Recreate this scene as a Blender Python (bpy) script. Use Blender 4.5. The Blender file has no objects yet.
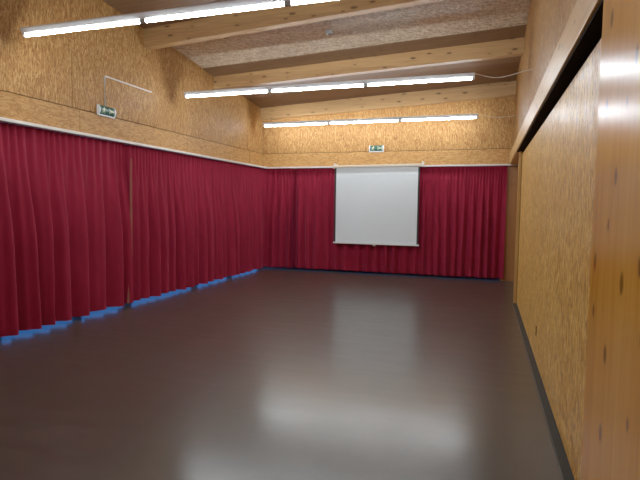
import bpy, bmesh, math, random
from mathutils import Vector, Matrix
random.seed(7)
sc = bpy.context.scene
COL = sc.collection

# ------------------------------------------------------------------ helpers
def link(name, bm, m, parent=None, smooth=False):
    me = bpy.data.meshes.new(name)
    bmesh.ops.recalc_face_normals(bm, faces=bm.faces)
    bm.to_mesh(me); bm.free()
    if m: me.materials.append(m)
    if smooth:
        for p in me.polygons: p.use_smooth = True
    o = bpy.data.objects.new(name, me); COL.objects.link(o)
    if parent: o.parent = parent
    return o

def box(bm, x0, x1, y0, y1, z0, z1):
    vs = [bm.verts.new((x, y, z)) for x in (x0, x1) for y in (y0, y1) for z in (z0, z1)]
    for f in ((0,1,3,2),(4,6,7,5),(0,4,5,1),(2,3,7,6),(0,2,6,4),(1,5,7,3)):
        bm.faces.new([vs[i] for i in f])
    return vs

def hexa(bm, b, t):
    """solid between a bottom quad and a top quad"""
    vb = [bm.verts.new(p) for p in b]; vt = [bm.verts.new(p) for p in t]
    bm.faces.new(vb); bm.faces.new(vt)
    for i in range(4):
        bm.faces.new((vb[i], vb[(i+1) % 4], vt[(i+1) % 4], vt[i]))

def bevel(bm, w, seg=2):
    bmesh.ops.bevel(bm, geom=list(bm.edges), offset=w, segments=seg, affect='EDGES', profile=0.6)

def tube(bm, pts, r, n=10, cap=True):
    pts = [Vector(p) for p in pts]; rings = []
    for i, p in enumerate(pts):
        d = (pts[min(i+1, len(pts)-1)] - pts[max(i-1, 0)]).normalized()
        a = d.cross(Vector((0, 0, 1)))
        if a.length < 1e-3: a = d.cross(Vector((0, 1, 0)))
        a.normalize(); b = d.cross(a)
        rings.append([bm.verts.new(p + r*(math.cos(2*math.pi*k/n)*a + math.sin(2*math.pi*k/n)*b)) for k in range(n)])
    for q, s in zip(rings, rings[1:]):
        for k in range(n): bm.faces.new((q[k], q[(k+1) % n], s[(k+1) % n], s[k]))
    if cap: bm.faces.new(rings[0]); bm.faces.new(rings[-1])

def extrude_profile(bm, prof, axis, a0, a1):
    """prof: list of (u, v); axis 'x': (x, u, v); axis 'y': (u, y, v)"""
    mk = (lambda a, u, v: (a, u, v)) if axis == 'x' else (lambda a, u, v: (u, a, v))
    A = [bm.verts.new(mk(a0, u, v)) for u, v in prof]; B = [bm.verts.new(mk(a1, u, v)) for u, v in prof]
    bm.faces.new(A); bm.faces.new(B); n = len(prof)
    for i in range(n): bm.faces.new((A[i], A[(i+1) % n], B[(i+1) % n], B[i]))

def empty(name, loc=(0, 0, 0)):
    o = bpy.data.objects.new(name, None); o.location = loc; o.empty_display_size = .1
    COL.objects.link(o); return o

def tag(o, label, cat, group=None):
    o['label'] = label; o['category'] = cat
    if group: o['group'] = group
    return o

def struct(o):
    o['kind'] = 'structure'; return o

# ------------------------------------------------------------------ materials
class NT:
    def __init__(s, name):
        s.m = bpy.data.materials.new(name); s.m.use_nodes = True
        s.t = s.m.node_tree; s.p = s.t.nodes['Principled BSDF']; s.out = s.t.nodes['Material Output']
    def n(s, typ, **kw):
        nd = s.t.nodes.new(typ)
        for k, v in kw.items():
            if k in nd.inputs.keys(): nd.inputs[k].default_value = v
            else: setattr(nd, k, v)
        return nd
    def l(s, a, b): s.t.links.new(a, b)
    def coords(s, scale=(1, 1, 1), rot=(0, 0, 0), src=None, loc=(0, 0, 0)):
        mp = s.n('ShaderNodeMapping')
        mp.inputs['Scale'].default_value = scale; mp.inputs['Rotation'].default_value = rot
        mp.inputs['Location'].default_value = loc
        if src is None: src = s.n('ShaderNodeTexCoord').outputs['Object']
        s.l(src, mp.inputs['Vector']); return mp.outputs['Vector']
    def ramp(s, fac, stops):
        r = s.n('ShaderNodeValToRGB'); e = r.color_ramp.elements
        while len(e) < len(stops): e.new(.5)
        for el, (p, c) in zip(e, stops): el.position = p; el.color = (*c, 1)
        s.l(fac, r.inputs['Fac']); return r.outputs['Color']
    def mix(s, fac, a, b, mode='MIX'):
        m = s.n('ShaderNodeMix', data_type='RGBA', blend_type=mode)
        for sock, v in ((m.inputs[0], fac), (m.inputs[6], a), (m.inputs[7], b)):
            if hasattr(v, 'is_linked'): s.l(v, sock)
            elif isinstance(v, (int, float)): sock.default_value = v
            else: sock.default_value = (*v, 1)
        return m.outputs[2]
    def math(s, op, a, b=0.0, clamp=False):
        m = s.n('ShaderNodeMath', operation=op, use_clamp=clamp)
        for sock, v in ((m.inputs[0], a), (m.inputs[1], b)):
            if hasattr(v, 'is_linked'): s.l(v, sock)
            else: sock.default_value = v
        return m.outputs[0]
    def noise(s, vec, scale, detail=4, rough=.55, dist=0.0):
        nd = s.n('ShaderNodeTexNoise'); nd.inputs['Scale'].default_value = scale
        nd.inputs['Detail'].default_value = detail; nd.inputs['Roughness'].default_value = rough
        nd.inputs['Distortion'].default_value = dist
        s.l(vec, nd.inputs['Vector']); return nd
    def bump(s, h, strength, dist=.01):
        b = s.n('ShaderNodeBump'); b.inputs['Strength'].default_value = strength
        b.inputs['Distance'].default_value = dist
        s.l(h, b.inputs['Height']); s.l(b.outputs['Normal'], s.p.inputs['Normal'])

def plain(name, c, rough=.5, metal=0.0, emit=None, es=0.0, spec=.5):
    k = NT(name); p = k.p; p.inputs['Specular IOR Level'].default_value = spec
    tx = k.noise(k.coords((1, 1, 1)), 30, 3)
    k.l(k.mix(k.math('MULTIPLY', tx.outputs['Fac'], .16), c, tuple(x*.6 for x in c)), p.inputs['Base Color'])
    p.inputs['Roughness'].default_value = rough; p.inputs['Metallic'].default_value = metal
    if emit: p.inputs['Emission Color'].default_value = (*emit, 1); p.inputs['Emission Strength'].default_value = es
    return k.m

def osb(name, scale, stops, rough=.38, rots=((0, 0, 0), (.16, .16, .2), (-.2, -.2, -.2)), big=.25, bumpk=.25, spec=.3):
    """pressed strand board: layers of elongated random flakes"""
    k = NT(name)
    base = k.n('ShaderNodeTexCoord').outputs['Object']
    wob = k.noise(base, 5, 2)
    dv = k.n('ShaderNodeVectorMath', operation='MULTIPLY_ADD')
    k.l(wob.outputs['Color'], dv.inputs[0]); dv.inputs[1].default_value = (.03, .03, .03); k.l(base, dv.inputs[2])
    cells = []
    for i, r in enumerate(rots):
        v = k.coords(tuple(x*(1, .75, 1.35)[i] for x in scale), (0, 0, 0), k.coords((1, 1, 1), r, dv.outputs[0], (i*3.1, i*1.7, i*2.3)))
        vo = k.n('ShaderNodeTexVoronoi'); vo.inputs['Scale'].default_value = 1.0
        k.l(v, vo.inputs['Vector'])
        sp = k.n('ShaderNodeSeparateColor'); k.l(vo.outputs['Color'], sp.inputs[0]); cells.append(sp.outputs)
    sel = k.math('GREATER_THAN', cells[0][1], .5)
    sel2 = k.math('GREATER_THAN', cells[1][1], .6)
    a = k.mix(sel, cells[0][0], cells[1][0]); a = k.mix(sel2, a, cells[2][0])
    fine = k.noise(k.coords(tuple(x*2.2 for x in scale)), 1.0, 3)
    lo = k.noise(base, 1.3, 3)
    v = k.math('ADD', k.math('MULTIPLY', a, .62), k.math('MULTIPLY', fine.outputs['Fac'], .38))
    v = k.math('ADD', v, k.math('MULTIPLY', k.math('SUBTRACT', lo.outputs['Fac'], .5), big))
    k.l(k.ramp(v, stops), k.p.inputs['Base Color'])
    rr = k.math('ADD', k.math('MULTIPLY', cells[1][2], .22), rough - .08)
    k.l(rr, k.p.inputs['Roughness'])
    k.p.inputs['Specular IOR Level'].default_value = spec
    k.bump(a, bumpk, .004)
    return k.m

def timber(name, axis, dark, mid, light, rough=.4, board=.14, knots=1.0, spec=.35):
    """planed softwood: grain along axis, boards glued side by side, oval dark knots"""
    k = NT(name)
    base = k.n('ShaderNodeTexCoord').outputs['Object']
    g = {'x': (1.2, 22, 22), 'y': (22, 1.2, 22), 'z': (11, 11, .7)}[axis]
    gr = k.noise(k.coords(g), 1.0, 5, .6, .8)
    g2 = tuple(x*4 for x in g); gf = k.noise(k.coords(g2), 1.0, 2)
    # board-to-board tone
    bs = {'x': (.25, 1/board, 1/board), 'y': (.25, .25, 1/board), 'z': (1/board*.1, 1/board, .12)}[axis]
    vo = k.n('ShaderNodeTexVoronoi'); vo.inputs['Scale'].default_value = 1.0; vo.inputs['Randomness'].default_value = .35
    k.l(k.coords(bs), vo.inputs['Vector']); sp = k.n('ShaderNodeSeparateColor'); k.l(vo.outputs['Color'], sp.inputs[0])
    v = k.math('ADD', k.math('MULTIPLY', gr.outputs['Fac'], .6), k.math('MULTIPLY', gf.outputs['Fac'], .12))
    v = k.math('ADD', v, k.math('MULTIPLY', sp.outputs[0], .22))
    col = k.ramp(v, [(.28, dark), (.5, mid), (.75, light)])
    sx = k.n('ShaderNodeSeparateXYZ'); k.l(base, sx.inputs[0]); cb = k.n('ShaderNodeCombineXYZ')
    iu, iv, su, sv = {'x': (0, 2, 2.4, 7), 'y': (1, 2, 2.4, 7), 'z': (1, 2, 5.2, 3.2)}[axis]
    k.l(k.math('MULTIPLY', sx.outputs[iu], su), cb.inputs[0]); k.l(k.math('MULTIPLY', sx.outputs[iv], sv), cb.inputs[1])
    kv = k.n('ShaderNodeTexVoronoi', voronoi_dimensions='2D'); kv.inputs['Scale'].default_value = 1.0
    k.l(cb.outputs[0], kv.inputs['Vector'])
    ksp = k.n('ShaderNodeSeparateColor'); k.l(kv.outputs['Color'], ksp.inputs[0])
    on = k.math('GREATER_THAN', ksp.outputs[0], .36)
    wob = k.noise(base, 40, 2)
    dist = k.math('ADD', k.math('ADD', kv.outputs['Distance'], k.math('MULTIPLY', ksp.outputs[1], .075)), k.math('MULTIPLY', wob.outputs['Fac'], .05))
    kn = k.math('SUBTRACT', 1.0, k.math('MULTIPLY', k.math('SUBTRACT', dist, .115), 16.0), True)
    halo = k.math('SUBTRACT', 1.0, k.math('MULTIPLY', k.math('SUBTRACT', dist, .05), 4.0), True)
    kn = k.math('MULTIPLY', kn, on); halo = k.math('MULTIPLY', halo, on)
    col = k.mix(k.math('MULTIPLY', halo, .45*knots), col, dark)
    col = k.mix(k.math('MULTIPLY', kn, .9*knots), col, tuple(x*.28 for x in dark))
    k.l(col, k.p.inputs['Base Color'])
    k.p.inputs['Roughness'].default_value = rough
    k.p.inputs['Specular IOR Level'].default_value = spec
    k.bump(gr.outputs['Fac'], .06, .003)
    return k.m

TAN = [(.24, (.24, .096, .026)), (.42, (.35, .158, .044)), (.58, (.40, .188, .055)), (.76, (.54, .30, .104))]
M = {}
M['osb_wall'] = osb('osb_wall', (95, 95, 12), TAN, .50, big=.10, bumpk=.45, spec=.10)
M['osb_board_y'] = osb('osb_board_y', (60, 13, 60), [(.25, (.34, .150, .040)), (.5, (.45, .215, .060)), (.8, (.53, .285, .092))], .5, big=.10, spec=.18)
M['osb_board_x'] = osb('osb_board_x', (13, 60, 60), [(.25, (.34, .150, .040)), (.5, (.45, .215, .060)), (.8, (.53, .285, .092))], .5, big=.10, spec=.18)
M['osb_ceiling'] = osb('osb_ceiling', (48, 16, 20), [(.2, (.44, .32, .21)), (.5, (.60, .46, .32)), (.8, (.80, .66, .50))], .25, big=.1, spec=.5,
                       rots=((0, 0, .3), (0, 0, 1.2), (0, 0, -.7)), bumpk=.6)
M['osb_door'] = osb('osb_door', (75, 80, 12), [(.28, (.42, .165, .024)), (.44, (.66, .300, .046)), (.56, (.76, .375, .062)), (.70, (.95, .60, .17))], .36, big=.12, bumpk=.6, spec=.12)
M['beam'] = timber('beam_timber', 'x', (.30, .14, .050), (.46, .25, .095), (.56, .33, .14), .42, .2, 1.0)
M['strip'] = timber('ceiling_strip_brown', 'x', (.13, .06, .026), (.19, .095, .042), (.24, .125, .06), .5, .4, .2)
M['fascia'] = timber('fascia_timber', 'y', (.46, .22, .058), (.64, .35, .105), (.74, .46, .17), .42, .3, .6, .14)
M['pine'] = timber('pine_panel', 'z', (.48, .165, .014), (.68, .285, .030), (.80, .38, .055), .24, .16, .85, .05)
M['post'] = timber('post_timber', 'z', (.34, .14, .03), (.50, .25, .065), (.60, .34, .10), .4, .2, .3)
M['recess'] = timber('recess_panel', 'z', (.22, .075, .02), (.34, .13, .038), (.42, .18, .06), .35, .3, .2)
M['dark'] = plain('dark_track', (.010, .006, .005), .9, spec=.05)
M['brown'] = plain('brown_board', (.045, .015, .008), .8, spec=.1)
M['white'] = plain('white_enamel', (.80, .80, .80), .35)
M['housing'] = plain('grey_white_housing', (.62, .62, .64), .4)
M['rail'] = plain('white_rail', (.78, .74, .70), .35)
M['cream'] = plain('cream_casing', (.72, .62, .46), .4)
M['black'] = plain('black_border', (.012, .01, .016), .6)
M['grey'] = plain('grey_metal', (.30, .30, .31), .4, .1)
M['wire'] = plain('steel_wire', (.22, .17, .12), .5, .2)
M['cable'] = plain('pale_cable', (.55, .45, .34), .5)
M['conduit'] = plain('conduit_plastic', (.80, .74, .66), .4)
M['threshold'] = plain('dark_threshold', (.020, .019, .016), .6, spec=.25)
M['lip'] = plain('threshold_lip', (.09, .085, .078), .5, spec=.3)
M['frame'] = plain('window_timber', (.10, .065, .04), .5)
M['tube'] = plain('lit_tube', (.9, .9, .9), .4, 0, (.90, .97, 1.0), 70.0)
M['tube_fill'] = plain('fill_tube', (.9, .9, .9), .4, 0, (1.0, .95, .88), 30.0)
M['green'] = plain('sign_green', (.002, .060, .044), .3, 0, (.002, .08, .06), .05)
M['picto'] = plain('sign_pictogram', (.52, .60, .36), .4, 0, (.6, .7, .5), .05)
M['signcap'] = plain('sign_cap', (.72, .76, .80), .3)
M['sensor'] = plain('sensor_grey', (.36, .38, .38), .4)
M['hem'] = plain('curtain_lining', (.26, .065, .042), .8)

def mk_floor():
    k = NT('floor_coating')
    n1 = k.noise(k.coords((1, 1, 1)), .9, 5, .6); n2 = k.noise(k.coords((1.6, 11, 1), (0, 0, .12)), 1.0, 2, .5)
    n3 = k.noise(k.coords((1, 1, 1)), 9, 4); spk = k.noise(k.coords((1, 1, 1)), 38, 1)
    v = k.math('ADD', k.math('MULTIPLY', n1.outputs['Fac'], .5), k.math('MULTIPLY', n3.outputs['Fac'], .5))
    c = k.ramp(v, [(.3, (.036, .0285, .022)), (.7, (.055, .0435, .034))])
    sc_ = k.math('MULTIPLY', k.math('SUBTRACT', n2.outputs['Fac'], .50, True), .45, True)
    c = k.mix(sc_, c, (.09, .078, .068))
    k.l(c, k.p.inputs['Base Color'])
    r = k.math('ADD', k.math('MULTIPLY', n3.outputs['Fac'], .10), k.math('MULTIPLY', n2.outputs['Fac'], .16))
    k.l(k.math('ADD', r, .23), k.p.inputs['Roughness'])
    rc = k.math('ADD', k.math('MULTIPLY', n2.outputs['Fac'], .14), .115); k.l(rc, k.p.inputs['Coat Roughness'])
    k.p.inputs['Specular IOR Level'].default_value = .18
    k.p.inputs['Coat Weight'].default_value = .48; k.p.inputs['Coat IOR'].default_value = 1.5
    h = k.math('ADD', k.math('MULTIPLY', n2.outputs['Fac'], .5), k.math('MULTIPLY', spk.outputs['Fac'], .06))
    k.bump(h, .035, .005); k.l(k.p.inputs['Normal'].links[0].from_socket, k.p.inputs['Coat Normal'])
    return k.m
M['floor'] = mk_floor()

def mk_curtain():
    k = NT('red_velvet')
    n = k.noise(k.coords((1, 1, .25)), 9, 3); f = k.noise(k.coords((1, 1, 1)), 320, 2)
    v = k.math('ADD', k.math('MULTIPLY', n.outputs['Fac'], .7), k.math('MULTIPLY', f.outputs['Fac'], .3))
    k.l(k.ramp(v, [(.3, (.215, .0065, .022)), (.7, (.30, .0105, .033))]), k.p.inputs['Base Color'])
    k.p.inputs['Roughness'].default_value = .85
    k.p.inputs['Sheen Weight'].default_value = .32; k.p.inputs['Sheen Roughness'].default_value = .35
    k.p.inputs['Sheen Tint'].default_value = (1, .20, .36, 1)
    k.p.inputs['Specular IOR Level'].default_value = .15
    return k.m
M['velvet'] = mk_curtain()

def mk_screen():
    k = NT('screen_cloth')
    f = k.noise(k.coords((1, 1, 1)), 2.0, 2)
    k.l(k.mix(f.outputs['Fac'], (.80, .89, .94), (.84, .92, .97)), k.p.inputs['Base Color'])
    k.p.inputs['Roughness'].default_value = .6
    return k.m
M['screen'] = mk_screen()

def mk_glass():
    k = NT('window_glass')
    tr = k.n('ShaderNodeBsdfTransparent'); gl = k.n('ShaderNodeBsdfGlossy'); gl.inputs['Roughness'].default_value = .02
    fr = k.n('ShaderNodeLayerWeight'); fr.inputs['Blend'].default_value = .12; mx = k.n('ShaderNodeMixShader')
    tr.inputs['Color'].default_value = (.9, .95, 1, 1)
    k.l(k.math('MULTIPLY', fr.outputs['Facing'], .35), mx.inputs[0]); k.l(tr.outputs[0], mx.inputs[1]); k.l(gl.outputs[0], mx.inputs[2])
    k.l(mx.outputs[0], k.out.inputs['Surface']); return k.m
M['glass'] = mk_glass()

# ------------------------------------------------------------------ room dimensions
XL, XR = -5.08, .50           # cladding planes left / right (upper)
YB, YN = 11.10, -3.0          # back cladding plane, wall behind the photographer
CEIL = [(-3.0, 5.17, 5.60), (2.3, 4.64, 5.00), (4.5, 4.42, 4.745), (6.7, 4.20, 4.49), (8.8, 3.985, 4.23), (11.1, 3.77, 4.05)]
def zc(x, y):
    for (y0, l0, r0), (y1, l1, r1) in zip(CEIL, CEIL[1:]):
        if y <= y1 or y1 == CEIL[-1][0]:
            t = (y - y0)/(y1 - y0); L = l0 + t*(l1 - l0); Rr = r0 + t*(r1 - r0)
            return L + (x - XL)/(XR - XL)*(Rr - L)

# floor
bm = bmesh.new(); box(bm, -5.30, .454, YN, 11.32, -.2, 0); box(bm, .454, .80, 8.45, 11.32, -.2, 0)
struct(link('floor', bm, M['floor']))
bm = bmesh.new(); box(bm, .460, .80, YN, 8.45, -.2, .006)
th = struct(link('baseboard_right', bm, M['threshold']))
bm = bmesh.new(); box(bm, .4545, .4605, YN, 8.45, -.2, .009); link('edge_strip', bm, M['lip'], th)

# ceiling: one slab per bay joined in one sloping sheet
bm = bmesh.new()
x0, x1 = -5.3, .72
rows = [(y, zc(x0, y), zc(x1, y)) for y in (-3.2, 2.3, 4.5, 6.7, 8.8, 11.32)]
lo = [(bm.verts.new((x0, y, a)), bm.verts.new((x1, y, b))) for y, a, b in rows]
hi = [(bm.verts.new((x0, y, a+.15)), bm.verts.new((x1, y, b+.15))) for y, a, b in rows]
for i in range(len(rows)-1):
    bm.faces.new((lo[i][0], lo[i][1], lo[i+1][1], lo[i+1][0])); bm.faces.new((hi[i][0], hi[i][1], hi[i+1][1], hi[i+1][0]))
    bm.faces.new((lo[i][0], lo[i+1][0], hi[i+1][0], hi[i][0])); bm.faces.new((lo[i][1], lo[i+1][1], hi[i+1][1], hi[i][1]))
bm.faces.new((lo[0][0], lo[0][1], hi[0][1], hi[0][0])); bm.faces.new((lo[-1][0], lo[-1][1], hi[-1][1], hi[-1][0]))
struct(link('ceiling', bm, M['osb_ceiling']))

# thin darker brown slabs lying flat under the ceiling
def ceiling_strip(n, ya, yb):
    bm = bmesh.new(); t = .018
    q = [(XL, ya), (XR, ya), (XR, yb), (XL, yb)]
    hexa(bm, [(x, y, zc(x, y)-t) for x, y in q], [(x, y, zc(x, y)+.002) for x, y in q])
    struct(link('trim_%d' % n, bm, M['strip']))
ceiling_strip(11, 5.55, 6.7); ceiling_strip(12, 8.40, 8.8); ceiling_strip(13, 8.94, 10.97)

# beams
beam_names = ['lowest roof beam of glued timber fixed against the back wall above the exit sign',
              'knotty glued timber roof beam crossing the ceiling behind the middle row of lights',
              'glued timber roof beam directly behind the nearest row of lights']
for (yf, w, bl, br), lab in zip([(10.95, .15, 3.50, 3.765), (8.80, .14, 3.735, 3.965), (6.70, .14, 3.90, 4.22)], beam_names):
    bm = bmesh.new()
    hexa(bm, [(XL, yf, bl), (XR, yf, br), (XR, yf+w, br), (XL, yf+w, bl)],
             [(XL, yf, zc(XL, yf)), (XR, yf, zc(XR, yf)), (XR, yf+w, zc(XR, yf+w)), (XL, yf+w, zc(XL, yf+w))])
    o = link('roof_beam', bm, M['beam']); tag(o, lab, 'beam', 'roof beams across the hall')
for yf, lab in ((4.45, 'glued timber roof beam nearly straight above the nearest row of lights'), (2.25, 'glued timber roof beam closest to the camera, above the added fill lights')):
    bm = bmesh.new()
    hexa(bm, [(x, y, zc(x, yf)-.27) for x, y in ((XL, yf), (XR, yf), (XR, yf+.14), (XL, yf+.14))],
             [(x, y, zc(x, y)) for x, y in ((XL, yf), (XR, yf), (XR, yf+.14), (XL, yf+.14))])
    o = link('roof_beam', bm, M['beam']); tag(o, lab, 'beam', 'roof beams across the hall')

# left wall: core, upper sheets with open vertical joints, board below the long groove
def sheet_wall(bm, plane, axis, thick, seams, zlo, ztop, gap=.009):
    for a, b in zip(seams, seams[1:]):
        a2, b2 = a + gap/2, b - gap/2
        if axis == 'y':
            ys = [a2] + [c[0] for c in CEIL if a2 < c[0] < b2] + [b2]
            for p, q in zip(ys, ys[1:]):
                pts = [(plane, p), (plane, q), (plane+thick, q), (plane+thick, p)]
                hexa(bm, [(x, y, zlo) for x, y in pts], [(x, y, ztop(x, y)) for x, y in pts])
        else:
            pts = [(a2, plane), (b2, plane), (b2, plane+thick), (a2, plane+thick)]
            hexa(bm, [(x, y, zlo) for x, y in pts], [(x, y, ztop(x, y)) for x, y in pts])
top = lambda x, y: zc(x, y) + .03
bm = bmesh.new(); sheet_wall(bm, XL, 'y', -.03, [YN, .25, 2.75, 5.25, 7.75, 10.25, YB], 2.726, top)
wl = struct(link('wall_left', bm, M['osb_wall']))
bm = bmesh.new(); sheet_wall(bm, XL-.03, 'y', -.19, [YN, 11.32], 2.30, top, 0); link('wall_core', bm, M['dark'], wl)
bm = bmesh.new()
for a, b in zip([YN, .37, 2.87, 5.37, 7.87, 10.37], [.37, 2.87, 5.37, 7.87, 10.37, YB]):
    box(bm, XL-.03, XL, a+.004, b-.004, 2.385, 2.715)
struct(link('trim_1', bm, M['osb_board_y']))
# back wall
bm = bmesh.new(); sheet_wall(bm, YB, 'x', .03, [XL-.0, -2.6, -.1, .80], 2.726, lambda x, y: zc(min(x, XR), y)+.03, .004)
wb = struct(link('wall_back', bm, M['osb_wall']))
bm = bmesh.new(); sheet_wall(bm, YB+.03, 'x', .19, [-5.3, .80], 2.30, lambda x, y: zc(min(x, XR), y)+.03, 0); link('wall_core', bm, M['dark'], wb)
bm = bmesh.new()
for a, b in zip([XL, -2.9, -.4], [-2.9, -.4, .80]): box(bm, a+.002, b-.002, YB, YB+.03, 2.385, 2.715)
struct(link('trim_2', bm, M['osb_board_x']))
# right wall above the rail, end panel of the recess, recess side
bm = bmesh.new(); sheet_wall(bm, XR, 'y', .22, [YN, 1.4, 3.9, 6.4, 8.9, YB], 2.41, lambda x, y: zc(min(x, XR), y)+.03, .004)
wr = struct(link('wall_right', bm, M['osb_wall']))
bm = bmesh.new(); box(bm, .33, .80, YB-.05, YB+.03, 0, 2.358)
struct(link('trim_3', bm, M['recess']))
bm = bmesh.new(); box(bm, .76, .80, 8.55, YB-.06, 0, 2.41)
struct(link('wall_recess', bm, M['post']))
# wall behind the camera
bm = bmesh.new(); sheet_wall(bm, YN, 'x', -.2, [-5.3, .80], -.2, lambda x, y: zc(min(x, XR), y)+.1, 0)
struct(link('wall_front', bm, M['osb_wall']))

# right side fittings: fascia, header, sliding wall leaf, pine leaf, post
bm = bmesh.new(); box(bm, .43, .499, YN, YB-.02, 2.40, 2.62); bevel(bm, .004, 2)
struct(link('trim_4', bm, M['fascia']))
bm = bmesh.new(); box(bm, .445, .60, YN, 8.6, 2.385, 2.399)
hd = struct(link('trim_5', bm, M['dark']))
bm = bmesh.new(); box(bm, .545, .60, YN, 8.6, 2.30, 2.384); link('track_board', bm, M['brown'], hd)
bm = bmesh.new(); box(bm, .70, .72, YN, 8.55, .006, 2.41); link('pocket_back', bm, M['brown'], hd)
bm = bmesh.new(); box(bm, .445, .80, 8.62, 10.92, 2.385, 2.399)
struct(link('trim_6', bm, M['fascia']))
bm = bmesh.new(); box(bm, .515, .555, 2.2, 8.44, .012, 2.345); bevel(bm, .003, 1)
d1 = struct(link('door_1', bm, M['osb_door']))
bm = bmesh.new(); box(bm, .5135, .53, 5.29, 5.38, .245, .345); bevel(bm, .004, 2); link('recessed_pull', bm, M['dark'], d1)
bm = bmesh.new(); box(bm, .43, .505, .5, 2.372, .010, 2.384); bevel(bm, .003, 1)
d2 = struct(link('door_2', bm, M['pine']))
bm = bmesh.new(); box(bm, .470, .512, 8.47, 8.56, 0, 2.384); bevel(bm, .004, 1)
struct(link('trim_7', bm, M['post']))
bm = bmesh.new(); box(bm, .512, .76, 8.49, 8.55, 0, 2.384)
struct(link('trim_8', bm, M['dark']))

# windows hidden behind the curtains (daylight leaks under the hems)
def window(name, axis, plane, a0, a1, posts, rail):
    bm = bmesh.new()
    put = (lambda a, b, z0, z1, d=.03: box(bm, plane-d, plane+d, a, b, z0, z1)) if axis == 'y' else (lambda a, b, z0, z1, d=.03: box(bm, a, b, plane-d, plane+d, z0, z1))
    put(a0, a1, 0, rail); put(a0, a1, 2.22, 2.30); put(a0, a0+.06, .018, 2.22); put(a1-.06, a1, .018, 2.22)
    w = struct(link(name, bm, M['frame']))
    for p in posts:
        bm = bmesh.new(); 
        if axis == 'y': box(bm, plane-.03, plane+.06, p-.04, p+.04, 0, 2.28)
        else: box(bm, p-.04, p+.04, plane-.06, plane+.03, 0, 2.28)
        link('mullion', bm, M['frame'], w)
    bm = bmesh.new()
    if axis == 'y': box(bm, plane-.004, plane+.004, a0+.05, a1-.05, .012, 2.24)
    else: box(bm, a0+.05, a1-.05, plane-.004, plane+.004, .012, 2.24)
    link('pane', bm, M['glass'], w)
window('window_1', 'y', -5.24, -2.9, 11.31, [11.24, -1, .9, 2.8, 4.2, 5.40, 6.42, 8.30, 9.70], .018)
window('window_2', 'x', 11.28, -5.30, .335, [-3.30, -1.345], .15)

# ------------------------------------------------------------------ curtains
def smooth(t): t = max(0, min(1, t)); return t*t*(3-2*t)
def curtain(name, path, noses, seed, A=.16, zb=.041, zt=2.36, first=None, skew=.32):
    """path(s)->(x,y,nx,ny); noses: arc positions of fold crests at mid height"""
    rnd = random.Random(seed)
    jit = [rnd.uniform(-.055, .055) for _ in noses]; amp = [rnd.uniform(.65, 1.15) for _ in noses]
    hemj = [rnd.uniform(0, .012) for _ in noses]; sub = [rnd.choice((2, 3, 3)) for _ in noses]
    dbl = [rnd.uniform(-.25, .35) for _ in noses]
    s0, s1 = noses[0], noses[-1]
    if first is not None: amp[0] = first
    ns = int((s1-s0)/.0125); nz = 22
    bm = bmesh.new(); grid = []
    for j in range(nz+1):
        h = j/nz; z_ = zb + (zt-zb)*h
        wt = smooth((h-.42)/.56)
        pos = [n + jt*(h-.5) for n, jt in zip(noses, jit)]; pos[0] = s0; pos[-1] = s1
        row = []; k = 0
        for i in range(ns+1):
            s = s0 + (s1-s0)*i/ns
            while k < len(pos)-2 and s > pos[k+1]: k += 1
            while k > 0 and s < pos[k]: k -= 1
            f = (s-pos[k])/max(1e-4, pos[k+1]-pos[k]); f = max(0, min(1, f))
            a = amp[k]*(1-f) + amp[k+1]*f
            fw = f/skew*.5 if f < skew else .5+(f-skew)/(1-skew)*.5
            c = .5+.5*math.cos(2*math.pi*fw)
            big = A*a*(c**.8) + A*.55*dbl[k]*math.sin(2*math.pi*f)**2*math.sin(4*math.pi*f+1)
            fine = .034*(.5+.5*math.cos(2*math.pi*f*sub[k])) + .008
            d = big*(1-wt)*(.86+.22*(1-h)) + fine*wt
            x, y, nx, ny = path(s)
            hm = (hemj[k]*(1-f)+hemj[k+1]*f)*(1-h)
            row.append(bm.verts.new((x+nx*d, y+ny*d, z_+hm)))
        grid.append(row)
    for a, b in zip(grid, grid[1:]):
        for i in range(ns): bm.faces.new((a[i], a[i+1], b[i+1], b[i]))
    return link(name, bm, M['velvet'], None, True)

CX, CY = -5.02, 11.03
nearL = [-2.8 + .29*i for i in range(24)]
nearL = [y + random.uniform(-.05, .05) for y in nearL if y < 3.9] + [4.143, 4.434, 4.676, 4.931, 5.232, 5.59, 5.885, 6.10]
c1 = curtain('curtain', lambda s: (CX, s, 1, 0), nearL, 3)
tag(c1, 'red curtain along the left wall, near one ending at the pale hem strip', 'curtain', 'red curtains hung from the white rail')
RC = .16
def wrap(s):
    L1 = CY-RC; arc = RC*math.pi/2
    if s <= L1: return CX - .045*(1-smooth((s-6.13)/.10)), s, 1, 0
    if s <= L1+arc:
        t = (s-L1)/RC; return CX+RC-RC*math.cos(t), L1+RC*math.sin(t), math.cos(t), -math.sin(t)
    return CX+RC+(s-L1-arc), CY, 0, -1
so = CY-RC+RC*math.pi/2-(CX+RC)
far = [6.02, 6.325, 6.552, 6.751, 7.04, 7.235, 7.40, 7.683, 7.941, 8.145, 8.429, 8.731, 8.97, 9.22, 9.46, 9.664, 9.924, 10.146, 10.45, 10.70] + [x+so for x in (-4.72, -4.542, -4.316, -4.23)]
c2 = curtain('curtain', wrap, far, 5, first=.0)
tag(c2, 'red curtain running from the left wall around the far left corner', 'curtain', 'red curtains hung from the white rail')
back = [-4.33, -4.10, -3.872, -3.653, -3.414, -3.19, -2.97, -2.70, -2.46, -2.27, -2.06, -1.87, -1.62, -1.42, -1.236, -1.11, -.964, -.778, -.594, -.433, -.252, -.074, .06, .22, .395]
c3 = curtain('curtain', lambda s: (s, CY + .055*(1-smooth((s+4.24)/.10)), 0, -1), back, 9, .125, .05, first=.0, skew=.42)
tag(c3, 'wide red curtain on the back wall behind the white projection screen', 'curtain', 'red curtains hung from the white rail')
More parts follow.
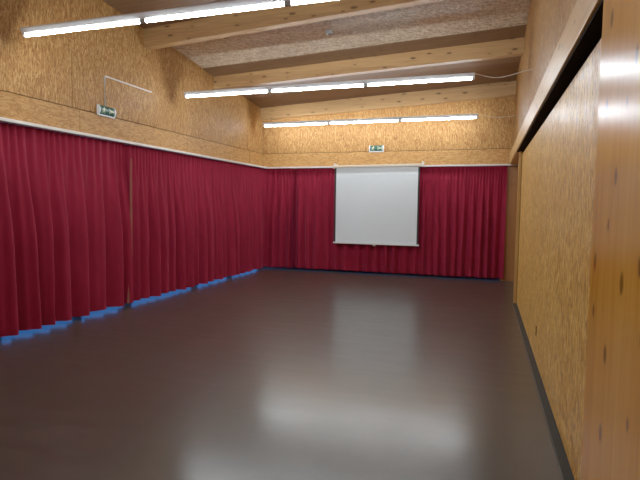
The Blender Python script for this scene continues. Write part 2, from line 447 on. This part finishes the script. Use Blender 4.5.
# pale turned-out lining at the edge of the near curtain
bm = bmesh.new()
prof = [(.055, .12), (.3, .085), (.8, .04), (1.5, .026), (1.9, .02), (2.15, .004)]
ls = [(bm.verts.new((-4.895, 6.125-w, z)), bm.verts.new((-4.872, 6.125-w*.35, z)), bm.verts.new((-4.90, 6.135, z))) for z, w in prof]
for a, b in zip(ls, ls[1:]):
    bm.faces.new((a[0], a[1], b[1], b[0])); bm.faces.new((a[1], a[2], b[2], b[1]))
hm = link('lining_edge', bm, M['hem'], c1, True); hm['label'] = 'pale orange brown turned lining edge'

# white curtain rail along both walls
bm = bmesh.new()
box(bm, XL+.002, -4.915, YN+.02, YB-.002, 2.362, 2.398); box(bm, -4.915, .70, 10.935, YB-.002, 2.362, 2.392)
bevel(bm, .004, 1)
o = link('curtain_rail', bm, M['rail']); tag(o, 'white curtain rail running above the red curtains along left and back walls', 'curtain rail')

# ------------------------------------------------------------------ lights
def light_row(y, z, label, tube_mat='tube'):
    xl, xr = -4.82, -.20; L = (xr-xl)/3
    t = empty('ceiling_strip_light', (xl+1.5*L, y, z))
    tag(t, label, 'light', 'suspended strip lights')
    ox, oy, oz = -(xl+1.5*L), -y, -z
    def part(name, bm, m, sm=False):
        bmesh.ops.translate(bm, verts=bm.verts, vec=(ox, oy, oz)); return link(name, bm, m, t, sm)
    bm = bmesh.new()
    extrude_profile(bm, [(y-.020, z-.006), (y-.048, z+.038), (y-.048, z+.046), (y+.048, z+.046), (y+.048, z+.038), (y+.020, z-.006)], 'x', xl, xr)
    part('housing', bm, M['housing'])
    for k in range(3):
        a = xl+k*L+.040; b = xl+(k+1)*L-.040
        bm = bmesh.new(); tube(bm, [(a, y, z-.023), (b, y, z-.023)], .016, 14)
        part('fluorescent_tube', bm, M[tube_mat], True)
    for k in range(4):
        xx = xl+k*L; hw = .034 if k in (1, 2) else .014
        xx = min(max(xx, xl+hw), xr-hw)
        bm = bmesh.new(); box(bm, xx-hw, xx+hw, y-.020, y+.020, z-.041, z-.005); bevel(bm, .004, 2)
        part('lamp_holder', bm, M['grey'] if k in (1, 2) else M['white'])
    for xx in (xl+.4, xl+L, xl+2*L, xr-.4):
        bm = bmesh.new(); tube(bm, [(xx, y, z+.046), (xx, y, zc(xx, y)-.002)], .0009, 6)
        part('suspension_wire', bm, M['wire'])
    return t
light_row(10.55, 3.303, 'lowest and farthest row of white tube lights, beside the back wall')
light_row(7.41, 3.309, 'middle row of three white tube lights, hanging between two roof beams')
light_row(4.32, 3.325, 'nearest large row of white tube lights, hanging in front of the nearest beam')
light_row(1.20, 3.325, 'added out-of-view row of dim fill tubes above the camera position', 'tube_fill')  # added unseen row, brightens the near end of the room

def cable(pts, r, label):
    P = [Vector(p) for p in pts]; out = []
    for i in range(len(P)-1):       # Catmull-Rom
        p0, p1, p2, p3 = P[max(i-1, 0)], P[i], P[i+1], P[min(i+2, len(P)-1)]
        for j in range(8):
            t = j/8
            out.append(.5*((2*p1)+(-p0+p2)*t+(2*p0-5*p1+4*p2-p3)*t*t+(-p0+3*p1-3*p2+p3)*t**3))
    out.append(P[-1])
    bm = bmesh.new(); tube(bm, out, r, 8)
    return tag(link('power_cable', bm, M['cable'], None, True), label, 'cable', 'light cables to the right wall')
cable([(-.202, 7.41, 3.350), (-.08, 7.36, 3.30), (.08, 7.28, 3.245), (.25, 7.12, 3.225), (.40, 6.95, 3.225), (.47, 6.86, 3.215), (.505, 6.83, 3.21)], .005,
      'pale cable sagging from the middle light row to the right wall')
cable([(-.202, 10.55, 3.345), (-.05, 10.54, 3.30), (.15, 10.5, 3.26), (.35, 10.42, 3.25), (.505, 10.3, 3.25)], .004,
      'thin cable from the farthest light row to the right wall')

# ------------------------------------------------------------------ exit signs: half-round green lamp with white ends
def exit_sign(label, mat):
    W, H, D = .325, .138, .048
    t = empty('exit_sign'); tag(t, label, 'exit sign', 'green exit signs')
    def arc(sx, sd, n=14):
        return [(sd*math.cos(math.pi*(i/n-.5)), sx*math.sin(math.pi*(i/n-.5))) for i in range(n+1)]
    def halfcyl(name, x0, x1, k, m):
        bm = bmesh.new(); pr = [(-d, z) for d, z in arc(H/2*k, D*k)]
        extrude_profile(bm, pr, 'x', x0, x1); return link(name, bm, m, t)
    halfcyl('green_lens', -W/2+.022, W/2-.022, .96, M['green'])
    halfcyl('end_cap', -W/2, -W/2+.022, 1.0, M['signcap']); halfcyl('end_cap', W/2-.022, W/2, 1.0, M['signcap'])
    bm = bmesh.new(); box(bm, -W/2, W/2, -.03, 0, -H/2-.012, -H/2+.006); bevel(bm, .003, 1); link('base_tray', bm, M['signcap'], t)
    # pictograms wrapped on the lens: flat outlines projected on to the curved face
    def decal(name, polys):
        bm = bmesh.new()
        for poly in polys:
            vs = []
            for x, z in poly:
                zz = max(-.99, min(.99, z/(H/2*.96)))
                vs.append(bm.verts.new((x, -(D*.96*math.sqrt(1-zz*zz)+.0025), z)))
            bm.faces.new(vs)
        return link(name, bm, M['picto'], t)
    # running figure: head, body, two legs, two arms (thin quads), then doorway and arrow
    def bar(x0, z0, x1, z1, w):
        d = Vector((x1-x0, z1-z0)); n = Vector((-d.y, d.x)).normalized()*w/2
        k = 4; out = []
        for i in range(k):
            a = Vector((x0, z0))+d*i/k; b = Vector((x0, z0))+d*(i+1)/k
            out.append([(a.x+n.x, a.y+n.y), (b.x+n.x, b.y+n.y), (b.x-n.x, b.y-n.y), (a.x-n.x, a.y-n.y)])
        return out
    cx = -.075
    head = [[(cx+.012+.011*math.cos(2*math.pi*i/12), .036+.011*math.sin(2*math.pi*i/12)) for i in range(12)]]
    fig = head + bar(cx+.008, .024, cx-.004, -.012, .020) + bar(cx-.004, -.010, cx+.022, -.024, .010) + bar(cx+.022, -.024, cx+.016, -.046, .009) \
        + bar(cx-.004, -.010, cx-.014, -.032, .010) + bar(cx-.014, -.032, cx-.038, -.036, .009) + bar(cx+.008, .020, cx+.034, .008, .008) \
        + bar(cx+.004, .020, cx-.022, .010, .008) + bar(cx-.022, .010, cx-.028, -.008, .008)
    decal('running_figure', fig)
    ax = .085
    decal('door_and_arrow', bar(ax-.045, -.044, ax-.045, .044, .010) + bar(ax-.02, 0, ax+.03, 0, .016) + [[(ax-.032, 0), (ax-.006, .026), (ax-.006, -.026)]]
          + bar(ax+.035, -.04, ax+.035, .04, .008))
    t.matrix_world = mat
    return t
exit_sign('green and white exit sign on the left wall, on the groove under a thin conduit',
          Matrix.Translation((XL, 5.84, 2.782)) @ Matrix.Rotation(math.radians(90), 4, 'Z'))
exit_sign('green and white exit sign on the back wall above the projection screen',
          Matrix.Translation((-2.335, YB, 2.785)))
bm = bmesh.new(); tube(bm, [(XL+.010, 5.825, 2.845), (XL+.010, 5.825, 3.246), (XL+.010, 5.84, 3.256), (XL+.010, 6.86, 3.256)], .011, 8)
tag(link('cable_conduit', bm, M['conduit'], None, True), 'thin pale conduit bent above the exit sign on the left wall', 'conduit')

# ceiling sensor
t = empty('ceiling_sensor', (-2.40, 7.70, zc(-2.40, 7.70))); tag(t, 'small grey square sensor on the ceiling board between two beams', 'sensor')
bm = bmesh.new(); box(bm, -.055, .055, -.055, .055, -.05, .006); bevel(bm, .006, 2); link('sensor_base', bm, M['sensor'], t)
bm = bmesh.new(); bmesh.ops.create_uvsphere(bm, u_segments=16, v_segments=8, radius=.03, matrix=Matrix.Translation((0, 0, -.050)) @ Matrix.Diagonal((1, 1, .6, 1)))
link('sensor_dome', bm, M['grey'], t, True)

# ------------------------------------------------------------------ projection screen
SY = 10.845
t = empty('projection_screen', (-2.275, SY, 2.38)); tag(t, 'white pull-down projection screen hanging in front of the back curtain', 'projection screen')
def sp(name, bm, m, sm=False):
    bmesh.ops.translate(bm, verts=bm.verts, vec=(2.275, -SY, -2.38)); return link(name, bm, m, t, sm)
xa, xb = -3.255, -1.295
bm = bmesh.new()
hexa(bm, [(xa, SY-.035, 2.345), (xb, SY-.035, 2.365), (xb, SY+.035, 2.365), (xa, SY+.035, 2.345)],
         [(xa, SY-.035, 2.395), (xb, SY-.035, 2.420), (xb, SY+.035, 2.420), (xa, SY+.035, 2.395)])
bevel(bm, .008, 2); sp('casing', bm, M['cream'])
for xx, zz in ((xa+.03, 2.395), (xb+.005, 2.415)):
    bm = bmesh.new(); box(bm, xx-.025, xx+.025, SY-.03, SY+.03, zz-.06, zz+.012); box(bm, xx-.012, xx+.012, SY-.02, YB+.005-.0, zz+.012, zz+.045)
    sp('bracket', bm, M['rail'])
def sheet(x0, x1, z0, z1, yy, n=14):
    bm = bmesh.new(); g = []
    for j in range(n+1):
        z_ = z0+(z1-z0)*j/n
        g.append([bm.verts.new((x0+(x1-x0)*i/n, yy+.006*math.sin(math.pi*j/n)*math.sin(2.2*math.pi*i/n), z_)) for i in range(n+1)])
    for a, b in zip(g, g[1:]):
        for i in range(n): bm.faces.new((a[i], a[i+1], b[i+1], b[i]))
    return bm
sp('white_cloth', sheet(-3.180, -1.378, .700, 2.352, SY), M['screen'], True)
for x0_, x1_ in ((-3.222, -3.180), (-1.378, -1.342)):
    sp('black_border', sheet(x0_, x1_, .700, 2.352, SY+.001), M['black'], True)
bm = bmesh.new(); box(bm, -3.228, -1.325, SY-.014, SY+.014, .668, .702); bevel(bm, .005, 2); sp('bottom_bar', bm, M['white'])
bm = bmesh.new(); box(bm, -2.325, -2.265, SY-.008, SY+.008, .640, .670); bevel(bm, .004, 2); sp('pull_tab', bm, M['cream'])

# ------------------------------------------------------------------ world: dusk-blue sky outside the windows
w = bpy.data.worlds.new('sky'); sc.world = w; w.use_nodes = True
w.cycles.sampling_method = 'NONE'
sc.cycles.sample_clamp_indirect = 3.0
bg = w.node_tree.nodes['Background']; bg.inputs[0].default_value = (.045, .20, .62, 1); bg.inputs[1].default_value = 1.1

# ------------------------------------------------------------------ camera
cam = bpy.data.cameras.new('camera'); co = bpy.data.objects.new('camera', cam); COL.objects.link(co)
F = Vector((-0.30992, 0.94836, -0.06750)); Rv = Vector((0.95020, 0.31141, 0.01244)); U = Rv.cross(F)
m = Matrix((Rv, U, -F)).transposed().to_4x4(); m.translation = (0, 0, 1.5)
co.matrix_world = m
cam.sensor_fit = 'HORIZONTAL'; cam.sensor_width = 36; cam.lens = 504.116/640*36; cam.clip_start = .05; cam.clip_end = 200
sc.camera = co
sc.view_settings.view_transform = 'Standard'; sc.view_settings.look = 'None'
sc.view_settings.exposure = 0.2; sc.view_settings.gamma = 1.27
